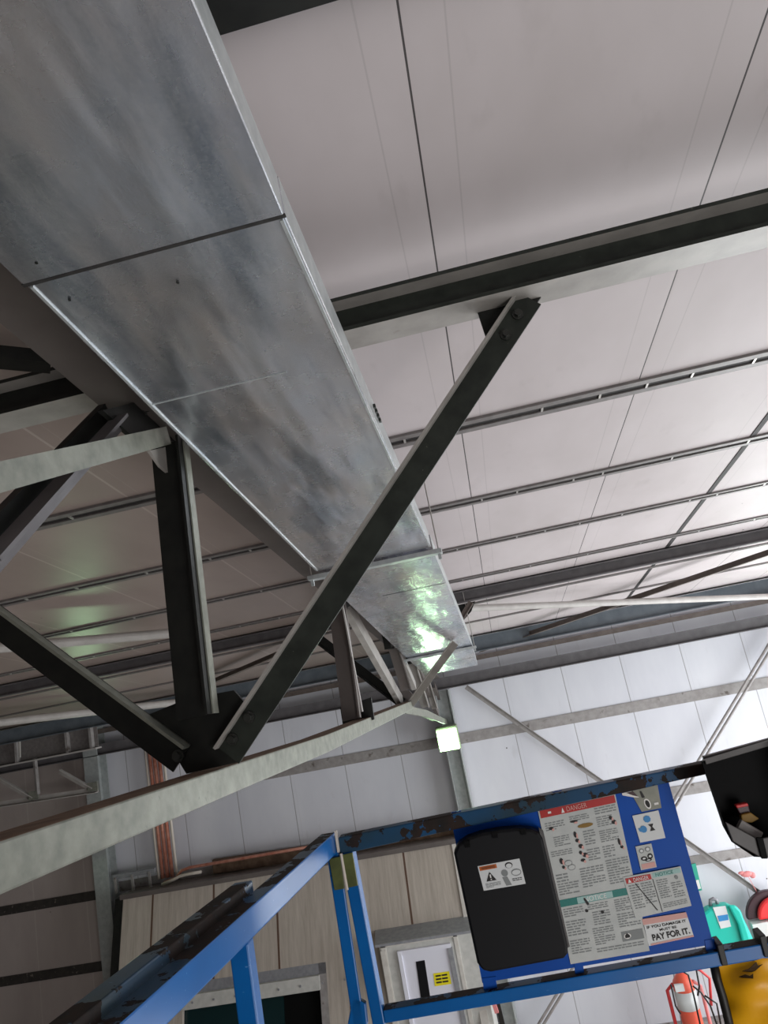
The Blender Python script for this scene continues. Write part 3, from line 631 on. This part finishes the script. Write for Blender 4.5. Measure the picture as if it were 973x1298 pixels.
quadrail('bottom_rail', ((485, 1281), (985, 1193), (987, 1213), (487, 1298)), lab='blue lower rail')
quadrail('post', ((431, 1082), (447, 1078), (488, 1300), (472, 1300)))
quadrail('post', ((413, 1080), (429, 1078), (462, 1300), (447, 1300)), depth=.012)
quadrail('latch_plate', ((447, 1262), (463, 1272), (466, 1300), (440, 1300)), depth=.02)
for pl in (((417, 1088), (432, 1085), (437, 1126), (424, 1128)), ((434, 1083), (447, 1080), (454, 1122), (441, 1125))):
    P = [bp(x, y, -.004) for x, y in pl]; b = MB(); b.prism(P, (0, -.006, 0), M['olive']); b.build('hinge_leaf', k, bevel=.002)
b = MB(); b.bar(bp(432, 1082, -.01), bp(440, 1128, -.01), circ(.0045, 10), M['lagging'], up=(0, 1, 0)); b.build('hinge_pin', k)
b = MB(); b.prism([bp(x, y, .002) for x, y in ((424, 1053), (427, 1052), (431, 1080), (428, 1080))], (0, -.006, 0), M['lagging']); b.build('gap_strip', k)  # added pale strip for the bright wall seen through the post gap
# sign panel
panel = MB(); PP = [(572, 1040), (846, 987), (904, 1197), (611, 1246)]
panel.prism([bp(x, y, .02) for x, y in PP], (0, .006, 0), M['bluepanel']); panel = panel.build('sign_panel', k)
for a_, c_ in (((700, 1004), (712, 1018)), ((572, 1030), (584, 1044)), ((838, 978), (847, 990)), ((727, 1217), (738, 1236)), ((893, 1192), (905, 1206)), ((611, 1240), (628, 1256))):
    b = MB(); b.prism([bp(x, y, .018) for x, y in ((a_[0], a_[1]), (c_[0], a_[1]-2), (c_[0]+2, c_[1]-2), (a_[0]+2, c_[1]))], (0, .012, 0), M['bluepanel']); b.build('weld_tab', k)

FZ = .018
def fontmesh(txt, bold=0):
    cu = bpy.data.curves.new('t', 'FONT'); cu.body = txt; cu.size = 1; cu.offset = bold
    o = bpy.data.objects.new('t', cu); C.objects.link(o); bpy.context.view_layer.update()
    me = bpy.data.meshes.new_from_object(o.evaluated_get(bpy.context.evaluated_depsgraph_get()))
    vs = [tuple(v.co) for v in me.vertices]; fs = [list(p.vertices) for p in me.polygons]
    bpy.data.objects.remove(o); bpy.data.meshes.remove(me); bpy.data.curves.remove(cu)
    xs = [v[0] for v in vs]; ys = [v[1] for v in vs]; x0, x1_, y0, y1_ = min(xs), max(xs), min(ys), max(ys)
    return [((v[0]-x0)/(x1_-x0), (v[1]-y0)/(y1_-y0)) for v in vs], fs
class Decal:
    def __init__(s, corners, m, off=FZ, Y=BY):
        s.c = [onY(x, y, Y+off) for x, y in corners]; s.b = MB(); s.b.prism(s.c, (0, -.0012, 0), m); s.l = -.0012
    def at(s, u, v, lv): a = s.c[0].lerp(s.c[1], u); b_ = s.c[3].lerp(s.c[2], u); return a.lerp(b_, v)+V((0, s.l-.0007*lv, 0))
    def r(s, u0, v0, u1, v1, m, lv=1): s.b.poly([s.at(u0, v0, lv), s.at(u1, v0, lv), s.at(u1, v1, lv), s.at(u0, v1, lv)], m)
    def p(s, pl, m, lv=1): s.b.poly([s.at(u, v, lv) for u, v in pl], m)
    def o(s, u, v, ru, rv, m, lv=1, n=14): s.p([(u+ru*math.cos(2*math.pi*k/n), v+rv*math.sin(2*math.pi*k/n)) for k in range(n)], m, lv)
    def text(s, txt, u0, v0, u1, v1, m, lv=2, bold=.0):
        vs, fs = fontmesh(txt, bold); base = len(s.b.v)
        s.b.v += [s.at(u0+(u1-u0)*x, v1+(v0-v1)*y, lv) for x, y in vs]
        for f in fs: s.b.face([base+i for i in f], m)
    def para(s, u0, v0, u1, v1, n, m, fill=.45, lv=1):
        h = (v1-v0)/n
        for i in range(n):
            u = u0; end = u1 if i % 4 != 3 else u0+(u1-u0)*random.uniform(.4, .8)
            while u < end-.01:
                w_ = min(random.uniform(.03, .09), end-u); s.r(u, v0+h*i, u+w_, v0+h*(i+fill), m, lv); u += w_+.012
    def done(s, name, parent, lab=None):
        o = s.b.build(name, parent)
        if lab: o['label'] = lab
        return o
# big two part instruction sheet
d_ = Decal([(681, 1026), (779, 1005), (823, 1205), (723, 1222)], M['paper'])
d_.r(.02, .012, .985, .062, M['red'])
d_.text('DANGER', .36, .02, .62, .052, M['redf'], 3); d_.p([(.29, .055), (.31, .02), (.33, .055)], M['wink'], 3); d_.r(.12, .028, .16, .042, M['wink'], 3)
for u0, u1, v0, v1, n in ((.05, .30, .10, .16, 4), (.12, .32, .20, .27, 5), (.05, .32, .29, .33, 3), (.05, .2, .44, .5, 3), (.05, .32, .5, .58, 5), (.37, .62, .09, .13, 3), (.5, .65, .2, .3, 6), (.5, .66, .32, .4, 5), (.36, .66, .43, .56, 8), (.70, .97, .07, .12, 3), (.70, .9, .13, .2, 5), (.70, .93, .22, .3, 6), (.70, .85, .32, .4, 5), (.70, .98, .41, .57, 10)):
    d_.para(u0, v0, u1, v1, n, M['ink'])
for u, v, a, c in ((.12, .14, .03, .01), (.16, .36, .025, .02), (.17, .40, .02, .01), (.40, .21, .02, .02), (.41, .25, .025, .012), (.44, .29, .03, .014), (.42, .33, .02, .012), (.47, .35, .035, .014), (.43, .38, .03, .01), (.88, .15, .022, .012), (.91, .18, .03, .014), (.92, .31, .015, .022), (.94, .345, .02, .01), (.42, .125, .05, .007)):
    d_.o(u, v, a, c, M['inkdark'], 2); d_.o(u+.02, v+.01, a*.5, c*.9, M['redf'], 3)
for u, v in ((.24, .38), (.27, .41)): d_.o(u, v, .05, .02, M['ink'], 1); d_.o(u, v, .042, .015, M['paper'], 2)
d_.o(.55, .165, .1, .014, M['brown2'], 2)
d_.r(.03, .60, .98, .645, M['teal']); d_.r(.25, .603, .70, .642, M['tealf'], 2)
d_.text('NOTICE', .34, .608, .62, .638, M['wink'], 3)
for u0, u1, v0, v1, n in ((.05, .3, .66, .72, 4), (.05, .3, .74, .84, 6), (.05, .3, .86, .95, 6), (.36, .62, .66, .7, 3), (.4, .62, .71, .8, 6), (.36, .62, .81, .92, 8), (.70, .97, .66, .74, 6), (.70, .97, .75, .84, 6), (.36, .95, .935, .965, 2)):
    d_.para(u0, v0, u1, v1, n, M['ink'])
d_.r(.70, .86, .97, .92, M['ink'], 1); d_.o(.77, .89, .045, .017, M['wink'], 2); d_.p([(.74, .9), (.74, .885), (.77, .872), (.80, .885), (.80, .9)], M['inkdark'], 3)
d_.p([(.33, .62), (.35, .61), (.39, .655), (.36, .66)], M['inkdark'], 4)
for u, v in ((.34, .695), (.53, .72)): d_.o(u, v, .02, .009, M['inkdark'], 3)
d_.done('instruction_sheet', panel, 'large faded safety sheet with red and teal headers')
d_ = Decal([(789, 1112), (862, 1098), (876, 1148), (805, 1164)], M['paper'], FZ-.002)
d_.r(.03, .04, .47, .17, M['red']); d_.text('DANGER', .16, .06, .42, .15, M['wink'], 3); d_.p([(.06, .15), (.09, .06), (.12, .15)], M['wink'], 3)
d_.r(.5, .03, .98, .15, M['tealf']); d_.text('NOTICE', .55, .05, .85, .13, M['teal'], 3)
for u0, u1, v0, v1, n in ((.05, .23, .22, .82, 10), (.26, .46, .22, .75, 9), (.53, .72, .22, .7, 9), (.76, .95, .35, .75, 7), (.53, .95, .8, .93, 3)): d_.para(u0, v0, u1, v1, n, M['ink'])
d_.r(.48, .17, .49, .98, M['inkdark'], 2); d_.p([(.17, .2), (.185, .2), (.42, .92), (.4, .92)], M['inkdark'], 3); d_.o(.88, .24, .03, .05, M['ink'], 2)
d_.done('instruction_sheet', panel, 'small safety sheet with red and pale teal headers')
d_ = Decal([(813, 1165), (869, 1156), (879, 1187), (822, 1199)], M['paper2'])
d_.r(0, 0, 1, .22, M['redf']); d_.r(.05, .93, 1, 1, M['redf']); d_.text('IF YOU DAMAGE IT', .06, .28, .94, .38, M['inkdark'], 2, .02); d_.text('MUST BE', .32, .45, .7, .54, M['inkdark'], 2, .01); d_.text('PAY FOR IT.', .12, .61, .95, .85, M['inkdark'], 2, .03)
d_.done('notice_label', panel, 'white label with bold PAY FOR IT. lettering')
d_ = Decal([(798, 1003), (833, 995), (838, 1024), (813, 1029)], M['galv'])
d_.p([(-.3, .0), (.05, .0), (.2, .35), (.02, .3), (-.32, .1)], M['wink'], 2); d_.p([(-.15, .02), (.1, .02), (.18, .3), (.02, .2)], M['maroon'], 3)
d_.o(.42, .7, .14, .24, M['wink'], 2); d_.o(.42, .7, .09, .17, M['inkdark'], 3); d_.p([(.32, .1), (.38, .1), (.42, .4), (.3, .4)], M['inkdark'], 3); d_.r(.7, .72, .9, .82, M['wink'], 2)
d_.done('worn_label', panel, 'worn grey label with white and maroon scraps')
d_ = Decal([(801, 1034), (834, 1027), (843, 1062), (811, 1068)], M['paper2'])
d_.o(.5, .22, .14, .13, M['bluei'], 2, 8); d_.o(.27, .55, .13, .13, M['bluei'], 2, 10); d_.p([(.08, .48), (.16, .5), (.22, .66), (.1, .6)], M['bluei'], 3); d_.p([(.48, .42), (.68, .42), (.62, .52), (.7, .66), (.5, .66), (.57, .54)], M['inkdark'], 2)
d_.done('pictogram_label', panel, 'white label with two blue discs and a black symbol')
d_ = Decal([(805, 1073), (825, 1069), (832, 1099), (812, 1103)], M['paper'])
for u, v, a, c in ((.3, .22, .16, .1), (.7, .2, .18, .11)): d_.o(u, v, a, c, M['ink'], 1); d_.o(u, v, a*.6, c*.6, M['paper2'], 2)
for u, v, a, c in ((.35, .55, .2, .09), (.75, .5, .17, .12), (.6, .64, .22, .06)): d_.o(u, v, a, c, M['inkdark'], 1); d_.o(u, v, a*.5, c*.4, M['paper2'], 2)
d_.r(.1, .76, .95, .97, M['redf'], 1); d_.done('pictogram_label', panel, 'small black and pink pictogram label')
# document box
o_ = [(576, 1076), (581, 1065), (592, 1057), (610, 1051), (632, 1047), (655, 1045), (672, 1046), (681, 1050), (686, 1058), (717, 1190), (717, 1200), (712, 1206), (622, 1223), (612, 1221), (605, 1212)]
b = MB(); b.prism([bp(x, y, .012) for x, y in o_], (0, -.055, 0), M['black']); box_ = b.build('document_box', k, bevel=.008); box_['label'] = 'black plastic document box on the sign panel'
b = MB(); b.prism([bp(x, y, -.03) for x, y in ((683, 1052), (689, 1056), (722, 1200), (716, 1203))], (0, .04, 0), M['greyplastic']); b.build('lid_rim', box_)
b = MB(); b.bar(bp(624, 1226, -.02), bp(705, 1211, -.02), circ(.006, 10), M['voidmat'], up=(0, 1, 0)); b.build('hinge_bar', box_)
for x, y in ((592, 1068), (627, 1056), (663, 1052)):
    b = MB(); b.prism([bp(x-4, y-2, -.043), bp(x+3, y-3, -.043), bp(x+4, y+5, -.043), bp(x-3, y+6, -.043)], (0, -.006, 0), M['blackgloss']); b.build('lug', box_)
d_ = Decal([(605, 1098), (658, 1088), (666, 1120), (613, 1129)], M['paper2'], -.0435)
d_.r(.03, .04, .44, .2, M['orange']); d_.text('WARNING', .07, .07, .4, .17, M['inkdark'], 3); d_.p([(.24, .3), (.36, .66), (.12, .66)], M['inkdark'], 2); d_.r(.225, .4, .255, .54, M['wink'], 3); d_.r(.225, .58, .255, .62, M['wink'], 3)
d_.para(.08, .74, .44, .94, 4, M['ink']); d_.o(.72, .18, .09, .12, M['inkdark'], 1); d_.o(.72, .2, .07, .09, M['paper2'], 2); d_.o(.58, .45, .08, .14, M['ink'], 1); d_.o(.85, .5, .12, .14, M['ink'], 1); d_.o(.85, .5, .1, .1, M['paper2'], 2); d_.p([(.5, .6), (.62, .6), (.68, .95), (.55, .95)], M['ink'], 1); d_.para(.72, .72, .95, .85, 2, M['inkdark'])
d_.done('warning_label', box_, 'white and orange warning label')

# side rail running back towards the camera
dv = -(ray(660, 845)).normalized(); dv = V((dv.x, dv.y, dv.z))
S0 = bp(418, 1060, .02)
b = MB(); c = S0+V((-.005, 0, -.02)); E1 = c+dv*1.9; b.bar(c, E1, rect(.05, .062), M['blue'], up=(0, 0, 1), mfn=topfn); b.build('side_rail', k, bevel=.004)
# second, shorter rail lying outside the first
zt_ = c.z+.035
Q0 = onZ(310, 1131, zt_+dv.z*.5)
b = MB(); b.bar(Q0, Q0+dv*1.5, rect(.05, .05), M['bluetop'], up=(0, 0, 1)); b.build('outer_rail', k, bevel=.004)
def along(x, y):     # point of the side rail axis seen at image position
    n = V((1, 0, 0)); r_ = ray(x, y); tt = (c.x)/r_.x; return r_*tt
pt = along(322, 1190); pt = V((c.x+dv.x*((pt-c).length), pt.y, c.z-.03+dv.z*((pt-c).length)))
b = MB(); b.bar(pt, pt+V((0, 0, -.7)), rect(.045, .04), M['blue'], up=(0, 1, 0)); b.build('post', k, bevel=.004)

# rail straps
for px in (914, 968):
    b = MB(); a_ = bp(px-6, 1203 if px < 950 else 1194, -.006); c_ = bp(px+6, 1228 if px < 950 else 1217, -.006)
    y0 = 1198 if px < 950 else 1187
    b.prism([bp(px-6, y0, -.008), bp(px+2, y0-2, -.008), bp(px+9, y0+26, -.008), bp(px+1, y0+27, -.008)], (0, RW+.016, 0), M['rubber']); tag(b.build('rubber_strap', bevel=.003), 'black strap round the lower rail, '+('left one by the eyewash tank' if px < 950 else 'right one at the frame edge'), 'strap')
# tool tray
t = thing('tool_tray', 'black plastic tool tray hooked on the right end of the top rail', 'tray', bp(940, 1085))
O = [(889, 965), (1005, 930), (1035, 1090), (955, 1086), (928, 1068), (917, 1048)]
b = MB(); b.prism([bp(x, y, -.03) for x, y in O], (0, .01, 0), M['blackgloss']); b.build('back_plate', t)
for i in range(len(O)):
    if i in (3, 4): continue
    j = (i+1) % len(O); b = MB(); b.prism([bp(*O[i], -.03), bp(*O[j], -.03), bp(*O[j], -.14), bp(*O[i], -.14)], (.004, 0, .004), M['greyplastic'] if i == 0 else M['blackgloss']); b.build('side_wall', t)
b = MB(); b.prism([bp(889, 958, -.032), bp(1005, 926, -.032), bp(1005, 935, -.032), bp(892, 968, -.032)], (0, -.02, 0), M['greyplastic']); b.build('rim', t, bevel=.002)
def fr(l, m, name, off=-.14, th=.006):
    b = MB(); b.prism([bp(x, y, off) for x, y in l], (0, -th, 0), m); b.build(name, t, bevel=.002)
fr([(918, 1041), (957, 1062), (964, 1087), (928, 1066)], M['greyplastic'], 'trough_front')
fr([(965, 1062), (1012, 1054), (1030, 1088), (971, 1087)], M['greyplastic'], 'trough_front')
fr([(957, 1061), (966, 1061), (972, 1088), (964, 1088)], M['blackgloss'], 'trough_clip', -.147)
b = MB(); b.prism([bp(918, 1043, -.03), bp(957, 1064, -.03), bp(957, 1064, -.14), bp(918, 1043, -.14)], (0, 0, -.004), M['blackgloss']); b.build('trough_floor', t)
t = thing('scraper', 'red and tan hand tool lying in the black tool tray', 'tool', bp(938, 1035, -.06))
b = MB(); b.prism([bp(x, y, -.05) for x, y in ((929, 1020), (945, 1017), (948, 1029), (935, 1032))], (0, -.02, 0), M['redf'] if False else M['maroon']); b.prism([bp(x, y, -.055) for x, y in ((929, 1019), (944, 1016), (946, 1020), (931, 1023))], (0, -.02, 0), M['hose']); b.build('handle', t, bevel=.003)
b = MB(); b.prism([bp(x, y, -.06) for x, y in ((936, 1031), (948, 1028), (959, 1036), (950, 1041), (937, 1040))], (0, -.02, 0), M['brown2']); b.build('blade', t, bevel=.003)
b = MB(); b.bar(bp(936, 1044, -.09), bp(963, 1060, -.09), rrect(.028, .02, .006), M['girt'], up=(0, 1, 0)); tag(b.build('tool_bar'), 'grey metal bar lying along the bottom of the tool tray', 'tool')
# yellow bag
t = thing('yellow_bag', 'yellow vinyl bag with black edging hanging below the lower rail', 'bag', bp(950, 1298, .05))
b = MB(); nx, nz = 16, 14; base = 0
def bag(u, v):
    L = (909+ (930-909)*v*1.2, 1216+ 110*v); R_ = (1020+10*v, 1196+110*v)
    x = L[0]+(R_[0]-L[0])*u; y = L[1]+(R_[1]-L[1])*u
    return onY(x, y, BY+.03-.05*math.sin(math.pi*u)*min(1, v*2.5+.2)+.006*math.sin(9*u+6*v)+.005*math.sin(17*v-5*u))
for i in range(nx+1):
    for j in range(nz+1): b.v.append(bag(i/nx, j/nz))
for i in range(nx):
    for j in range(nz): a_ = i*(nz+1)+j; b.face([a_, a_+nz+1, a_+nz+2, a_+1], M['yellowbag'])
n0 = len(b.v); b.v += [v+V((0, .09, 0)) for v in b.v[:]]
for i in range(nx):
    for j in range(nz): a_ = n0+i*(nz+1)+j; b.face([a_, a_+1, a_+nz+2, a_+nz+1], M['yellowbag'])
b.build('bag_body', t, smooth=True)
def onbag(px, py):
    best = None
    for i in range(41):
        for j in range(41):
            p_ = bag(i/40, j/40); r_ = ray(px, py); e = (p_-r_*(p_.y/r_.y)).length
            if best is None or e < best[0]: best = (e, p_)
    return onY(px, py, best[1].y-.003)
b = MB()
for pl in ([(940, 1231), (950, 1227), (958, 1219), (960, 1224), (966, 1222), (957, 1230), (952, 1232)], [(936, 1238), (944, 1235), (950, 1237), (954, 1234), (954, 1240), (940, 1239)]):
    b.prism([onbag(*p) for p in pl], (0, -.002, 0), M['stain'])
b.build('grime_mark', t)
b = MB(); b.tube([bp(903, 1216, .03), bp(908, 1240, .02), bp(915, 1262, .02), bp(922, 1290, .02), bp(928, 1316, .02)], .013, M['rubber'], 10); b.build('edging', t, smooth=True)

# ------------------------------------------------------------------ camera, light, sky
cam = bpy.data.cameras.new('camera'); co = bpy.data.objects.new('camera', cam); C.objects.link(co)
cam.sensor_fit = 'VERTICAL'; cam.sensor_height = 36; cam.lens = 36*F_PX/1298; cam.clip_start = .02; cam.clip_end = 200
m = Matrix((( RT.x, UP.x, -FW.x, 0), (RT.y, UP.y, -FW.y, 0), (RT.z, UP.z, -FW.z, 0), (0, 0, 0, 1))); co.matrix_world = m
bpy.context.scene.camera = co
def area(name, loc, tgt, sx, sy_, power, col, spread=math.pi):
    L = bpy.data.lights.new(name, 'AREA'); L.shape = 'RECTANGLE'; L.size = sx; L.size_y = sy_; L.energy = power; L.color = col; L.spread = spread
    o = bpy.data.objects.new(name, L); C.objects.link(o); o.location = loc
    o.rotation_euler = (V(tgt)-V(loc)).to_track_quat('-Z', 'Y').to_euler(); return o
area('daylight_doorway_right', (7.25, 8.5, -4.0), (0, 9.5, -1.5), 8.5, 5.5, 640, (.95, .98, 1.0))
area('unseen_daylight_far', (6.7, 13.8, -4.2), (1, 2, 1.0), 1.3, 5.0, 270, (.97, .99, 1.0))  # unseen light, added to throw the beam's shadow band on the roof
area('fill_behind_camera', (3.5, -5.7, -3.8), (0, 6, -1.0), 6, 5, 470, (1, .98, .96))  # added fill from behind the camera; the near wall has no opening
w = bpy.data.worlds.new('sky'); bpy.context.scene.world = w; w.use_nodes = True
bg = w.node_tree.nodes['Background']; bg.inputs[0].default_value = (.85, .92, 1, 1); bg.inputs[1].default_value = .35
vs = bpy.context.scene.view_settings; vs.view_transform = 'Standard'; vs.look = 'None'; vs.gamma = 1; vs.use_curve_mapping = False; vs.exposure = .3
